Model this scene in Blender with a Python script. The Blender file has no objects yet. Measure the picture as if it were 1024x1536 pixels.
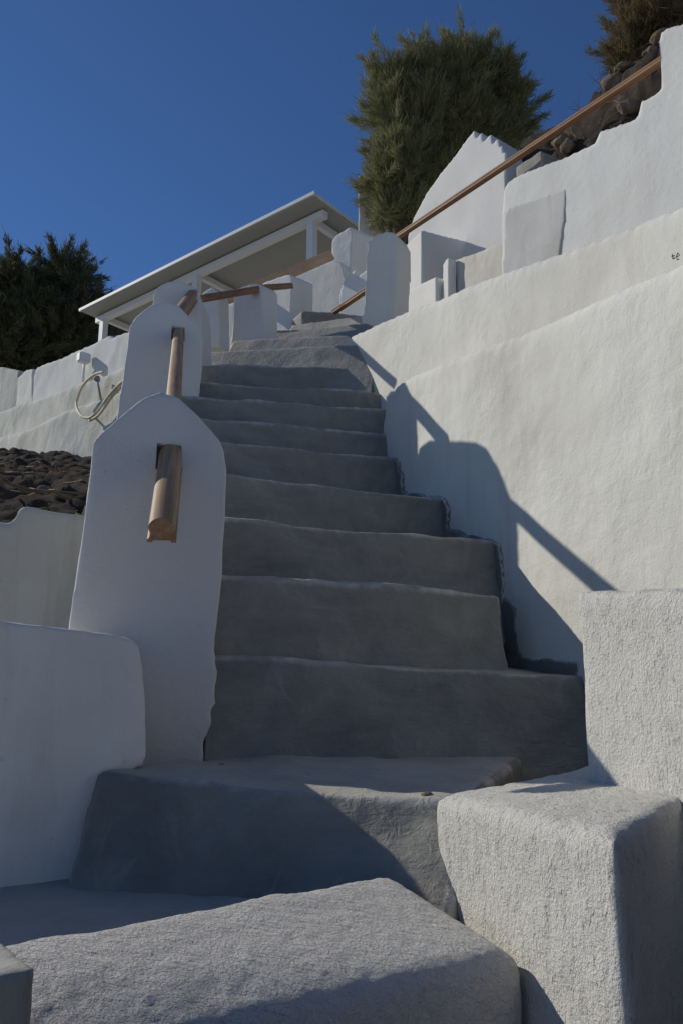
import bpy, bmesh, math, random
import numpy as np
from mathutils import Vector, noise, Matrix

random.seed(7); np.random.seed(7)
scene = bpy.context.scene
COL = scene.collection
EZ = 1.6                      # eye height above the lower lane; heights below are relative to the eye
TH = math.radians(12.5)
F = 1200.0
CT, ST = math.cos(TH), math.sin(TH)
SUN = Vector((-1.0, .53, .70)).normalized()

# ------------------------------------------------------------------ geometry helpers
def ray(x, y):
    a, b = (x - 512) / F, (768 - y) / F
    return Vector((a, CT - b * ST, ST + b * CT))

def pt(x, y, Y):
    r = ray(x, y)
    return r * (Y / r.y)

def pz(x, y, z):
    r = ray(x, y)
    return r * (z / r.z)

def on(P, d, pts):
    """pixels of a drawing carried to the vertical plane through P along d"""
    n = Vector((-d[1], d[0], 0)); out = []
    for x, y in pts:
        r = ray(x, y)
        out.append(r * (P.dot(n) / r.dot(n)))
    return out

def prism(bm, poly, vec):
    vec = Vector(vec)
    a = [bm.verts.new(p) for p in poly]
    b = [bm.verts.new(p + vec) for p in poly]
    n = len(a)
    bm.faces.new(a); bm.faces.new(b[::-1])
    for i in range(n):
        j = (i + 1) % n
        bm.faces.new((a[j], a[i], b[i], b[j]))

def hexa(bm, top4, bot4):
    t = [bm.verts.new(p) for p in top4]; b = [bm.verts.new(p) for p in bot4]
    bm.faces.new(t); bm.faces.new(b[::-1])
    for i in range(4):
        j = (i + 1) % 4
        bm.faces.new((t[j], t[i], b[i], b[j]))

def box(bm, c, sx, sy, sz, rz=0.0):
    m = Matrix.Translation(c) @ Matrix.Rotation(rz, 4, 'Z')
    P = [m @ Vector((x * sx / 2, y * sy / 2, z * sz / 2)) for z in (1, -1) for x, y in ((-1, -1), (1, -1), (1, 1), (-1, 1))]
    hexa(bm, P[:4], P[4:])

def tube(bm, pts, rad, seg=8):
    rings = []
    n = len(pts)
    for i, p in enumerate(pts):
        t = (pts[min(i + 1, n - 1)] - pts[max(i - 1, 0)]).normalized()
        s = t.cross(Vector((0, 0, 1)))
        if s.length < 1e-3: s = Vector((1, 0, 0))
        s.normalize(); u = s.cross(t)
        r = rad[i] if isinstance(rad, (list, tuple)) else rad
        rings.append([bm.verts.new(p + (s * math.cos(2 * math.pi * k / seg) + u * math.sin(2 * math.pi * k / seg)) * r) for k in range(seg)])
    for a, b in zip(rings, rings[1:]):
        for k in range(seg):
            bm.faces.new((a[k], a[(k + 1) % seg], b[(k + 1) % seg], b[k]))
    bm.faces.new(rings[0][::-1]); bm.faces.new(rings[-1])

def sweep(bm, P, Q, prof):
    t = (Q - P).normalized()
    s = t.cross(Vector((0, 0, 1))).normalized(); u = s.cross(t)
    A = [bm.verts.new(P + s * a + u * b) for a, b in prof]
    B = [bm.verts.new(Q + s * a + u * b) for a, b in prof]
    n = len(A)
    bm.faces.new(A[::-1]); bm.faces.new(B)
    for i in range(n):
        j = (i + 1) % n
        bm.faces.new((A[i], A[j], B[j], B[i]))

def link(name, me, mat, parent=None, origin=None):
    """one mesh object, its origin at the middle of its foot"""
    n = len(me.vertices)
    co = np.empty(n * 3, np.float32); me.vertices.foreach_get('co', co); co = co.reshape(-1, 3)
    if origin is None:
        lo, hi = co.min(0), co.max(0)
        origin = Vector(((lo[0] + hi[0]) / 2, (lo[1] + hi[1]) / 2, lo[2]))
    co -= np.array(origin, np.float32)
    me.vertices.foreach_set('co', co.ravel()); me.update()
    o = bpy.data.objects.new(name, me); COL.objects.link(o)
    me.materials.clear(); me.materials.append(mat)
    if parent is None:
        o.location = origin + Vector((0, 0, EZ))
    else:
        o.parent = parent
        o.location = origin + Vector((0, 0, EZ)) - parent.location
    return o

def empty(name, base):
    o = bpy.data.objects.new(name, None); COL.objects.link(o)
    o.empty_display_size = .2
    o.location = Vector(base) + Vector((0, 0, EZ))
    return o

def tag(o, label=None, cat=None, group=None, kind=None):
    if label: o['label'] = label
    if cat: o['category'] = cat
    if group: o['group'] = group
    if kind: o['kind'] = kind
    return o

def mesh_of(bm, name, smooth=False, normals=True):
    if normals: bmesh.ops.recalc_face_normals(bm, faces=bm.faces)
    me = bpy.data.meshes.new(name); bm.to_mesh(me); bm.free()
    if smooth:
        me.polygons.foreach_set('use_smooth', [True] * len(me.polygons))
    return me

def wobble(me, layers, jag=None):
    """hand-laid unevenness pushed into the surface; layers = (wavelength, height, stretch xyz)"""
    n = len(me.vertices)
    co = np.empty(n * 3, np.float32); me.vertices.foreach_get('co', co); co = co.reshape(-1, 3)
    no = np.empty(n * 3, np.float32); me.vertices.foreach_get('normal', no); no = no.reshape(-1, 3)
    d = np.zeros(n, np.float32)
    for wl, h, st in layers:
        for i in range(n):
            c = co[i]
            d[i] += h * noise.noise((c[0] * st[0] / wl, c[1] * st[1] / wl, c[2] * st[2] / wl))
    co += no * d[:, None]
    me.vertices.foreach_set('co', co.ravel()); me.update()

U3 = (1, 1, 1)
def plaster(name, bm, mat, voxel=.015, smooth=4, layers=((.25, .008, U3), (.06, .003, U3)), parent=None, cut=None):
    """a hand-plastered solid: union of its masses, edges worn round"""
    bmesh.ops.recalc_face_normals(bm, faces=bm.faces)
    me = bpy.data.meshes.new(name); bm.to_mesh(me); bm.free()
    tmp = bpy.data.objects.new('tmp', me); COL.objects.link(tmp)
    m = tmp.modifiers.new('r', 'REMESH'); m.mode = 'VOXEL'; m.voxel_size = voxel
    m = tmp.modifiers.new('s', 'SMOOTH'); m.factor = .5; m.iterations = smooth
    dg = bpy.context.evaluated_depsgraph_get(); dg.update()
    out = bpy.data.meshes.new_from_object(tmp.evaluated_get(dg))
    bpy.data.objects.remove(tmp)
    if layers: wobble(out, layers)
    if cut is not None:
        bmesh.ops.recalc_face_normals(cut, faces=cut.faces)
        cm = bpy.data.meshes.new('c'); cut.to_mesh(cm); cut.free()
        a = bpy.data.objects.new('a', out); b = bpy.data.objects.new('b', cm)
        COL.objects.link(a); COL.objects.link(b)
        m = a.modifiers.new('b', 'BOOLEAN'); m.object = b; m.operation = 'DIFFERENCE'; m.solver = 'EXACT'
        dg.update()
        out2 = bpy.data.meshes.new_from_object(a.evaluated_get(dg))
        bpy.data.objects.remove(a); bpy.data.objects.remove(b); out = out2
    out.polygons.foreach_set('use_smooth', [True] * len(out.polygons))
    return link(name, out, mat, parent)

# ------------------------------------------------------------------ materials
class NT:
    def __init__(s, name):
        s.m = bpy.data.materials.new(name); s.m.use_nodes = True
        s.t = s.m.node_tree; s.b = s.t.nodes['Principled BSDF']
        s.tc = s.t.nodes.new('ShaderNodeTexCoord')
    def n(s, typ, **kw):
        x = s.t.nodes.new(typ)
        for k, v in kw.items():
            if hasattr(x, k) and k not in x.inputs: setattr(x, k, v)
            else: s.inp(x, k, v)
        return x
    def inp(s, x, k, v):
        if isinstance(v, bpy.types.NodeSocket): s.t.links.new(v, x.inputs[k])
        else: x.inputs[k].default_value = v
    def coord(s, scale=(1, 1, 1), rot=(0, 0, 0), loc=(0, 0, 0)):
        mp = s.t.nodes.new('ShaderNodeMapping')
        s.t.links.new(s.tc.outputs['Object'], mp.inputs['Vector'])
        mp.inputs['Scale'].default_value = scale; mp.inputs['Rotation'].default_value = rot; mp.inputs['Location'].default_value = loc
        return mp.outputs[0]
    def noise(s, scale, detail=4, rough=.55, vec=None, dist=0):
        x = s.t.nodes.new('ShaderNodeTexNoise')
        x.inputs['Scale'].default_value = scale; x.inputs['Detail'].default_value = detail
        x.inputs['Roughness'].default_value = rough; x.inputs['Distortion'].default_value = dist
        s.t.links.new(vec if vec is not None else s.coord(), x.inputs['Vector'])
        return x.outputs['Fac']
    def ramp(s, fac, stops):
        r = s.t.nodes.new('ShaderNodeValToRGB'); s.t.links.new(fac, r.inputs[0])
        e = r.color_ramp.elements
        while len(e) < len(stops): e.new(.5)
        for q, (p, c) in zip(e, stops):
            q.position = p; q.color = (c, c, c, 1) if not isinstance(c, (tuple, list)) else (*c, 1)
        return r.outputs[0]
    def mix(s, fac, a, b, mode='MIX'):
        x = s.t.nodes.new('ShaderNodeMix'); x.data_type = 'RGBA'; x.blend_type = mode
        for k, v in ((0, fac), (6, a), (7, b)):
            if isinstance(v, bpy.types.NodeSocket): s.t.links.new(v, x.inputs[k])
            else: x.inputs[k].default_value = (*v, 1) if isinstance(v, (tuple, list)) else v
        return x.outputs[2]
    def math(s, op, a, b=0.0):
        x = s.t.nodes.new('ShaderNodeMath'); x.operation = op
        for k, v in ((0, a), (1, b)):
            if isinstance(v, bpy.types.NodeSocket): s.t.links.new(v, x.inputs[k])
            else: x.inputs[k].default_value = v
        return x.outputs[0]
    def bump(s, h, dist, prev=None, strength=1.0):
        x = s.t.nodes.new('ShaderNodeBump'); x.inputs['Distance'].default_value = dist; x.inputs['Strength'].default_value = strength
        s.t.links.new(h, x.inputs['Height'])
        if prev is not None: s.t.links.new(prev, x.inputs['Normal'])
        return x.outputs[0]
    def done(s, color, rough=.9, normal=None, spec=.2):
        s.inp(s.b, 'Base Color', color if isinstance(color, bpy.types.NodeSocket) else (*color, 1))
        s.inp(s.b, 'Roughness', rough); s.b.inputs['Specular IOR Level'].default_value = spec
        if normal is not None: s.t.links.new(normal, s.b.inputs['Normal'])
        return s.m

def plaster_mat(name, col=(.715, .71, .635), stain=(.54, .505, .435), amt=.35, fine=.0012, coarse=.003, stri=None, pits=0.0, streak=.25, edge=None):
    k = NT(name)
    big = k.noise(1.7, 5, .6)
    f = k.ramp(big, [(.42, 0.0), (.72, 1.0)])
    c = k.mix(k.math('MULTIPLY', f, amt), col, stain)
    st = k.noise(1.0, 5, .65, k.coord((9, 9, .9)))
    c = k.mix(k.math('MULTIPLY', k.ramp(st, [(.55, 0.0), (.75, 1.0)]), streak), c, stain)
    sp = k.noise(38, 3, .5)
    c = k.mix(k.math('MULTIPLY', k.ramp(sp, [(.69, 0.0), (.76, 1.0)]), .22), c, (.25, .23, .2))
    patchy = k.ramp(k.noise(2.6, 4, .6), [(.35, .15), (.68, 1.0)])
    nrm = k.bump(k.math('MULTIPLY', k.noise(20, 6, .65, None, .3), patchy), coarse * 1.1)
    if stri:
        sc, rot, h = stri
        nrm = k.bump(k.noise(1.0, 5, .62, k.coord(sc, rot), .25), h, nrm)
    if pits:
        p = k.noise(1.0, 4, .6, k.coord((85, 85, 48)))
        nrm = k.bump(k.ramp(p, [(.30, 0.0), (.44, 1.0)]), pits, nrm)
    nrm = k.bump(k.noise(150 if fine < .003 else 210, 4, .7), fine, nrm)
    if edge:
        # bare grey cement where the limewash stops: edge = (local z of the ragged line, raggedness, axis x cut or None)
        sep = k.t.nodes.new('ShaderNodeSeparateXYZ'); k.t.links.new(k.tc.outputs['Object'], sep.inputs[0])
        rag = k.math('MULTIPLY', k.math('SUBTRACT', k.noise(22, 6, .72), .5), edge[1])
        zz = k.math('ADD', sep.outputs['Z'], rag)
        if edge[2] is not None:
            xx = k.math('ADD', k.math('MULTIPLY', k.math('SUBTRACT', edge[2], sep.outputs['X']), 1.0), rag)
            zz = k.math('MINIMUM', k.math('SUBTRACT', zz, edge[0]), k.math('MAXIMUM', xx, k.math('SUBTRACT', sep.outputs['Z'], edge[3])))
        else:
            zz = k.math('SUBTRACT', zz, edge[0])
        fac = k.math('GREATER_THAN', zz, 0.0)
        c = k.mix(fac, (.075, .073, .07), c)
    return k.done(c, .92, nrm, .15)

M = {}
M['wall'] = plaster_mat('limewash_wall', coarse=.006, fine=.0016, amt=.7, streak=.45)
M['wall_cool'] = plaster_mat('limewash_wall_cool', col=(.69, .69, .64), amt=.4, coarse=.005, streak=.3)
M['wall_tan'] = plaster_mat('limewash_tan', col=(.60, .565, .50), stain=(.42, .38, .32), amt=.6, streak=.5)
M['wall_patch'] = plaster_mat('limewash_patch', col=(.57, .565, .53), stain=(.40, .375, .33), amt=.7, streak=.6)
M['wall_old'] = plaster_mat('old_plaster', col=(.50, .50, .45), stain=(.33, .30, .24), amt=.6, streak=.7, coarse=.004)
M['wall_bright'] = plaster_mat('fresh_limewash', col=(.78, .76, .70), amt=.12, streak=.08)
M['pillar'] = plaster_mat('pillar_limewash', col=(.70, .68, .645), amt=.22, streak=.12, fine=.002, coarse=.004)
M['footing'] = plaster_mat('footing_plaster', col=(.64, .635, .55), stain=(.40, .385, .30), amt=.75, streak=.6, coarse=.008)
M['cream'] = plaster_mat('cream_render', col=(.66, .61, .50), stain=(.5, .44, .34), amt=.4)
M['rough_block'] = plaster_mat('rough_dashed_plaster', col=(.72, .70, .65), amt=.15, fine=.0055, coarse=.006,
                               stri=((16, 110, 90), (0, 0, math.radians(-35)), .011), streak=.05)
M['rough_pier'] = plaster_mat('rough_combed_plaster', col=(.74, .72, .65), amt=.18, fine=.005, coarse=.006,
                              stri=((190, 190, 40), (0, 0, 0), .0028), pits=.002, streak=.05)
M['low_wall'] = plaster_mat('low_wall_limewash', col=(.84, .815, .74), stain=(.42, .40, .34), amt=.45, streak=.3)

def cement(name, col, dark, light):
    k = NT(name)
    a = k.noise(3.2, 6, .65, k.coord((1, 1, 1.6)), .6)
    c = k.mix(k.ramp(a, [(.35, 0.0), (.68, 1.0)]), dark, col)
    b = k.noise(9, 6, .7, k.coord((1, 1, .6)), 1.0)
    c = k.mix(k.math('MULTIPLY', k.ramp(b, [(.56, 0.0), (.74, 1.0)]), .45), c, light)
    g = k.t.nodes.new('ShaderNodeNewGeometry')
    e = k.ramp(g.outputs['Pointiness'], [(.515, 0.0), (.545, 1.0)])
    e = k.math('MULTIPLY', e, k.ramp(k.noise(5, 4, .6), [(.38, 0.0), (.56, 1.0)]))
    c = k.mix(k.math('MULTIPLY', e, .85), c, (.60, .58, .52))  # pale convex edges: sun caught on the nosings, painted into the colour
    sn = k.t.nodes.new('ShaderNodeSeparateXYZ'); k.t.links.new(g.outputs['Normal'], sn.inputs[0])
    up_pale = k.math('MULTIPLY', k.ramp(sn.outputs['Z'], [(.86, 0.0), (.97, 1.0)]), k.ramp(k.noise(6, 5, .65), [(.3, .45), (.7, .85)]))
    c = k.mix(up_pale, c, (.50, .48, .42))  # paler on upward-facing surfaces, uneven by noise
    spl = k.ramp(k.noise(5, 8, .75, None, .5), [(.55, 0.0), (.72, 1.0)])
    c = k.mix(k.math('MULTIPLY', spl, .35), c, tuple(x * .55 for x in col))
    nrm = k.bump(k.noise(7, 5, .6, None, .4), .008)
    nrm = k.bump(k.noise(1, 5, .65, k.coord((18, 18, 60)), .4), .004, nrm)
    nrm = k.bump(k.ramp(k.noise(24, 5, .6, None, 1.5), [(.5, 0.0), (.75, 1.0)]), .0018, nrm)
    nrm = k.bump(k.noise(110, 3, .6), .0008, nrm)
    return k.done(c, .8, nrm, .25)
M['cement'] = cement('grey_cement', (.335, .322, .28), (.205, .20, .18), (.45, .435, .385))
M['cement_dark'] = cement('dark_cement', (.27, .26, .225), (.17, .166, .15), (.40, .385, .34))  # darker mix of the same cement
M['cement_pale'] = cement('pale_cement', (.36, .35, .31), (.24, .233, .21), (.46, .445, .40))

def wood(name, a, b, sc=(60, 60, 3)):
    k = NT(name)
    g = k.noise(1.0, 6, .65, k.coord(sc), .6)
    c = k.mix(k.ramp(g, [(.35, 0.0), (.66, 1.0)]), a, b)
    g2 = k.noise(6, 4, .6)
    c = k.mix(k.math('MULTIPLY', k.ramp(g2, [(.5, 0.0), (.75, 1.0)]), .5), c, tuple(x * .45 for x in a))
    return k.done(c, .6, k.bump(g, .0012), .3)
M['wood'] = wood('varnished_rail_wood', (.27, .155, .08), (.47, .31, .18))
M['wood_red'] = wood('reddish_rail_wood', (.20, .10, .05), (.34, .19, .10))
M['wood_pale'] = wood('pale_board_wood', (.42, .27, .16), (.56, .39, .25))

k = NT('soil'); a = k.noise(5, 8, .7); c = k.mix(k.ramp(a, [(.35, 0.0), (.65, 1.0)]), (.035, .028, .022), (.12, .095, .072))
b = k.noise(16, 5, .7); c = k.mix(k.math('MULTIPLY', k.ramp(b, [(.58, 0.0), (.7, 1.0)]), .7), c, (.22, .19, .15))
M['soil'] = k.done(c, .95, k.bump(k.noise(60, 8, .85), .022), .1)
k = NT('bounce_earth'); a = k.noise(3, 8, .7); sep = k.t.nodes.new('ShaderNodeSeparateXYZ'); k.t.links.new(k.tc.outputs['Object'], sep.inputs[0]); near = k.math('MULTIPLY', k.ramp(k.math('MULTIPLY', sep.outputs['Y'], .1), [(.2, 1.0), (.32, 0.0)]), k.math('MULTIPLY', k.ramp(k.math('ADD', k.math('MULTIPLY', sep.outputs['Y'], .1), .5), [(.12, 0.0), (.2, 1.0)]), k.ramp(k.math('ADD', k.math('MULTIPLY', sep.outputs['X'], .1), .5), [(.37, 0.0), (.42, 1.0)])))
M['bounce_earth'] = k.done(k.mix(near, k.mix(k.ramp(a, [(.35, 0.0), (.65, 1.0)]), (.48, .43, .35), (.60, .55, .46)), (.07, .055, .042)), .95, k.bump(k.noise(20, 6, .7), .02), .1)  # unseen ground lightened as a reflector, darkened near the foreground blocks to cut fill
k = NT('rock'); a = k.noise(7, 7, .7); c = k.mix(k.ramp(a, [(.35, 0.0), (.65, 1.0)]), (.13, .095, .065), (.33, .27, .20))
M['rock'] = k.done(c, .9, k.bump(k.noise(18, 7, .7), .02), .1)
k = NT('white_paint'); M['white_paint'] = k.done(k.mix(k.noise(4), (.74, .75, .74), (.68, .69, .68)), .45, None, .4)
k = NT('roof_panel'); M['roof_panel'] = k.done(k.mix(k.noise(2), (.37, .375, .34), (.32, .325, .295)), .6, None, .3)
k = NT('hose_rubber'); M['hose'] = k.done(k.mix(k.noise(9), (.80, .71, .48), (.70, .60, .38)), .7, None, .2)
k = NT('grey_plastic'); M['grey_plastic'] = k.done(k.mix(k.noise(9), (.25, .25, .25), (.30, .30, .30)), .5)
k = NT('black_ink'); M['ink'] = k.done(k.mix(k.noise(60), (.03, .03, .03), (.08, .08, .08)), .8)
k = NT('bark'); a = k.noise(1, 6, .7, k.coord((25, 25, 4))); M['bark'] = k.done(k.mix(k.ramp(a, [(.3, 0.0), (.7, 1.0)]), (.06, .045, .03), (.17, .13, .09)), .95, k.bump(a, .01), .1)
k = NT('dry_twig'); M['twig'] = k.done(k.mix(k.noise(30), (.30, .22, .13), (.2, .14, .08)), .9)

def leaf(name, cols):
    k = NT(name)
    g = k.t.nodes.new('ShaderNodeNewGeometry')
    c = k.ramp(g.outputs['Random Per Island'], [(i / (len(cols) - 1), q) for i, q in enumerate(cols)])
    k.done(c, .7, None, .15)
    tr = k.t.nodes.new('ShaderNodeBsdfTranslucent'); k.t.links.new(c, tr.inputs[0])
    mx = k.t.nodes.new('ShaderNodeMixShader'); mx.inputs[0].default_value = .25
    out = k.t.nodes['Material Output']
    k.t.links.new(k.b.outputs[0], mx.inputs[1]); k.t.links.new(tr.outputs[0], mx.inputs[2]); k.t.links.new(mx.outputs[0], out.inputs[0])
    return k.m
M['leaf'] = leaf('feathery_leaf', [(.12, .15, .055), (.20, .22, .09), (.29, .28, .13), (.42, .35, .21)])
M['leaf_brown'] = leaf('brownish_leaf', [(.13, .11, .05), (.22, .175, .09), (.32, .24, .14)])
M['leaf_dark'] = leaf('dark_leaf', [(.06, .07, .035), (.10, .11, .055), (.15, .145, .075)])

def rag(ps, amp=4.5, step=7):
    rr = random.Random(5); out = []
    for a, b in zip(ps, ps[1:]):
        n = max(1, int(math.hypot(b[0] - a[0], b[1] - a[1]) / step))
        for k_ in range(n):
            t = k_ / n; out.append((a[0] + (b[0] - a[0]) * t + rr.uniform(-amp, amp), a[1] + (b[1] - a[1]) * t + rr.uniform(-amp, amp)))
    return out + [ps[-1]]
def V2(x, y, z=0): return Vector((x, y, z))

# ------------------------------------------------------------------ terrain
def hgt(x, y):
    base = -1.75 + .0 * x
    if y > 1.0: base += (min(y, 13) - 1.0) * .36
    if y > 13: base += (min(y, 60) - 13) * .05
    if x > 1.0 and y > .3: base += min(x - 1.0, 6) * .35 * min(1, (y - .3) / 3)
    if y < 0: base += max(y, -60) * .02
    if y < -.8: base += min((-.8 - y) * .8, .7)  # low unseen rise behind the eye, added to trim the fill light
    if x > .95 and y < 1.6: base = max(base, -1.75 + min((x - .95) * 3.2, 2.7) * min(1, (1.6 - y) / .4))  # added unseen bank, shaped to keep light off the foreground blocks
    return base
xs = sorted(set([-400, -200, -100, -60, -40, -28] + [i * .7 for i in range(-28, 30)] + [.95, 1.15, 1.6, 1.8] + [28, 40, 60, 100, 200, 400]))
ys = sorted(set([-400, -200, -100, -60, -30, -15, -8, -4, -2] + [i * .7 for i in range(-1, 32)] + [-.8, -1.5, -2.4, -3.1, .3, 1.0, 1.2, 1.6, 1.75] + [28, 40, 60, 100, 200, 400]))
bm = bmesh.new(); grid = [[bm.verts.new((x, y, hgt(x, y) + .05 * noise.noise((x, y, 0)))) for x in xs] for y in ys]
for j in range(len(ys) - 1):
    for i in range(len(xs) - 1):
        bm.faces.new((grid[j][i], grid[j][i + 1], grid[j + 1][i + 1], grid[j + 1][i]))
tag(link('ground', mesh_of(bm, 'ground', True), M['bounce_earth'], origin=Vector((0, 0, 0))), 'bare earth of the hillside around the stairs, lightened for bounce, with an added unseen bank', 'ground', kind='structure')

# landing in front of the first step and under the parapet blocks
bm = bmesh.new()
hexa(bm, [V2(-1.6, .40, -.36), V2(.05, 1.18, -.34), V2(.55, 1.75, -.335), V2(-1.6, 1.9, -.345)], [V2(-1.6, .40, -1.7), V2(.05, 1.18, -1.7), V2(.55, 1.75, -1.7), V2(-1.6, 1.9, -1.7)])
tag(plaster('landing', bm, M['cement'], .02, 3), 'dark grey cement landing below the first step', 'landing', kind='structure')

# ------------------------------------------------------------------ staircase
# every step: left and right end of its nosing, x/y of the drawing and metres ahead; how far it runs on beyond either end
S = [((148, 1158), 1.61, (665, 1201), 1.40, .0, .03, 1.0),
     ((330, 982), 2.05, (864, 1012), 2.33, .04, .15, .6),
     ((335, 863), 2.10, (751, 889), 2.50, .05, .00, .55),
     ((344, 778), 2.40, (742, 811), 2.765, .16, .03, .6),
     ((344, 709), 2.72, (663, 748), 3.14, .30, .04, .6),
     ((342, 661), 3.20, (594, 687), 3.565, .36, .06, .55),
     ((350, 628), 3.45, (575, 653), 3.70, .34, .08, .5),
     ((300, 594), 3.56, (569, 614), 3.75, .12, .08, .5),
     ((303, 573), 3.80, (545, 585), 3.95, .15, .10, .5),
     ((315, 546), 4.10, (524, 551), 4.15, .18, .12, .6),
     ((316, 528), 4.65, (523, 517), 4.25, .10, .20, .6),
     ((359, 511), 4.95, (530, 502), 4.55, .05, .20, .6),
     ((395, 497), 5.2, (536, 486), 4.8, .05, .25, .6),
     ((445, 487), 5.50, (541, 473), 5.1, .05, .3, .9)]
stairs = empty('concrete_staircase', (.1, 1.5, -.33))
tag(stairs, 'dark grey cement staircase climbing between white walls', 'staircase')
NOSE = []
for i, (a, Ya, b, Yb, el, er, dep) in enumerate(S):
    A, B = pt(*a, Ya), pt(*b, Yb)
    t = (B - A).normalized(); th = Vector((t.x, t.y, 0)).normalized()
    back = Vector((-th.y, th.x, 0))
    A2, B2 = A - t * el, B + t * er
    NOSE.append((A, B))
    drop = .36
    slope = Vector((0, 0, .03)) * (dep / .5)
    batter = back * -.045
    if i == 0: batter = back * -.155; slope = Vector((0, 0, .0))
    if i >= 10: batter = back * -.19
    bm = bmesh.new()
    low = Vector((0, 0, -drop))
    hexa(bm, [A2, B2, B2 + back * dep + slope, A2 + back * dep + slope],
         [A2 + low + batter, B2 + low + batter * (1.85 if i == 0 else 1), B2 + back * dep + low, A2 + back * dep + low])
    vs = .011 if i < 6 else .0125
    plaster('step', bm, M['cement_pale'] if i >= 10 else M['cement_dark'] if i == 0 else M['cement'], vs, (2 if i >= 10 else 4) if i else 6,
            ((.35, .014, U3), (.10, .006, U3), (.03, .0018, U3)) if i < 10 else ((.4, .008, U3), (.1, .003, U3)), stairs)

# ------------------------------------------------------------------ right-hand walls
WD = Vector((-.359, 1, 0)).normalized()          # the lower wall runs this way
WP = V2(.6, 2.6)
def wallface(pts): return on(WP, WD, pts)
inn = Vector((WD.y, -WD.x, 0))                   # into the hill
# lower wall: one long battered face with a rounded far end
bm = bmesh.new()
prof = wallface([(571, 700), (569, 640), (574, 602), (590, 577), (616, 560), (650, 547), (720, 518), (800, 486), (900, 441), (1024, 386), (1200, 300), (1200, 1500), (880, 1500), (760, 1080), (640, 840)])
prism(bm, prof, inn * 1.5 + Vector((0, 0, 0)))
low_wall = plaster('retaining_wall', bm, M['wall'], .016, 26, ((.7, .016, U3), (.16, .0045, U3), (.045, .0016, U3)))
tag(low_wall, 'big smooth white wall right of the lower steps carrying the pillar shadow', 'wall', 'white retaining walls on the right')
# grey cement smeared up the foot of the wall along the treads
for outline in ([(752, 893), (759, 897), (770, 912), (774, 950), (779, 982), (800, 986), (830, 988), (866, 994), (866, 1040), (745, 1040)],
                [(650, 742), (660, 744), (668, 754), (671, 792), (690, 800), (712, 804), (735, 807), (746, 816), (751, 836), (753, 893), (730, 893), (725, 835), (650, 830)],
                [(585, 688), (594, 690), (600, 716), (602, 736), (625, 742), (655, 746), (655, 770), (585, 770)]):
    bm = bmesh.new()
    prism(bm, on(WP - inn * .010, WD, rag(outline, 2.2, 6)), inn * .05)
    plaster('cement_smear', bm, M['cement_dark'], .0065, 1, ((.05, .002, U3), (.015, .001, U3)), low_wall)
# middle wall
MD = Vector((.43, -1.0, 0)).normalized(); MP = pt(526, 540, 4.32)
minn = Vector((-MD.y, MD.x, 0)); minn = minn if minn.x > 0 else -minn
bm = bmesh.new()
prism(bm, on(MP, MD, [(519, 640), (519, 516), (527, 503), (541, 497), (560, 487), (612, 463), (660, 445), (700, 428), (786, 396), (894, 353), (1024, 302), (1250, 215), (1250, 900), (700, 900)]), minn * 1.1)
mid = plaster('retaining_wall', bm, M['wall'], .02, 9, ((.7, .014, U3), (.16, .003, U3)))
tag(mid, 'middle tier of white wall with a sloping top under the tan parapet', 'wall', 'white retaining walls on the right')
# upper wall with its stepped top and end post
UP = pt(755, 340, 4.7); UQ = pt(1024, 140, 3.55)
UD = Vector((UQ.x - UP.x, UQ.y - UP.y, 0)).normalized(); uinn = Vector((-UD.y, UD.x, 0)); uinn = uinn if uinn.x > 0 else -uinn
bm = bmesh.new()
prism(bm, on(UP, UD, [(750, 560), (751, 290), (757, 274), (772, 264), (784, 259), (846, 236), (893, 214), (896, 198), (954, 179), (960, 152), (989, 136), (1060, 100), (1250, 20), (1250, 560)]), uinn * .35)
prism(bm, on(UP, UD, [(991, 170), (985, 62), (988, 48), (1002, 38), (1024, 32), (1052, 36), (1060, 60), (1060, 170)]), uinn * .35)
up = plaster('retaining_wall', bm, M['wall_cool'], .016, 3, ((.6, .010, U3), (.15, .0025, U3)))
tag(up, 'top tier of white wall with stepped coping ending in a rounded post', 'wall', 'white retaining walls on the right')
# small scribble on the upper wall
bm = bmesh.new()
off = -minn * .012
for stroke in ([(1013, 383), (1014, 390), (1017, 388)], [(1012, 386), (1016, 385)], [(1021, 381), (1019, 386), (1020, 391), (1023, 390)], [(1021, 381), (1024, 384), (1020, 387)]):
    tube(bm, [p + off for p in on(WP, WD, stroke)], .0014, 6)
sc_ = link('painted_mark', mesh_of(bm, 'painted_mark', True), M['ink'], low_wall)
# grey patch standing a little proud of the upper wall
bm = bmesh.new()
prism(bm, on(UP - uinn * .006, UD, [(752, 420), (755, 322), (762, 312), (849, 281), (846, 330), (838, 388), (800, 402), (770, 414)]), uinn * .1)
tag(plaster('wall_patch', bm, M['wall_patch'], .012, 2, ((.3, .004, U3),)), 'grey stained plaster patch on the upper white wall', 'plaster patch')
# tan low parapet between the patch and the pillar
TP = pt(700, 420, 5.14); TD = MD
bm = bmesh.new()
prism(bm, on(TP, TD, [(612, 490), (613, 466), (648, 452), (656, 447), (664, 436), (668, 400), (676, 393), (735, 369), (756, 360), (760, 440), (760, 490)]), minn * .16)
tag(plaster('low_parapet', bm, M['wall_tan'], .014, 3), 'tan stained low parapet rising to the grey patch', 'parapet')

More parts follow.
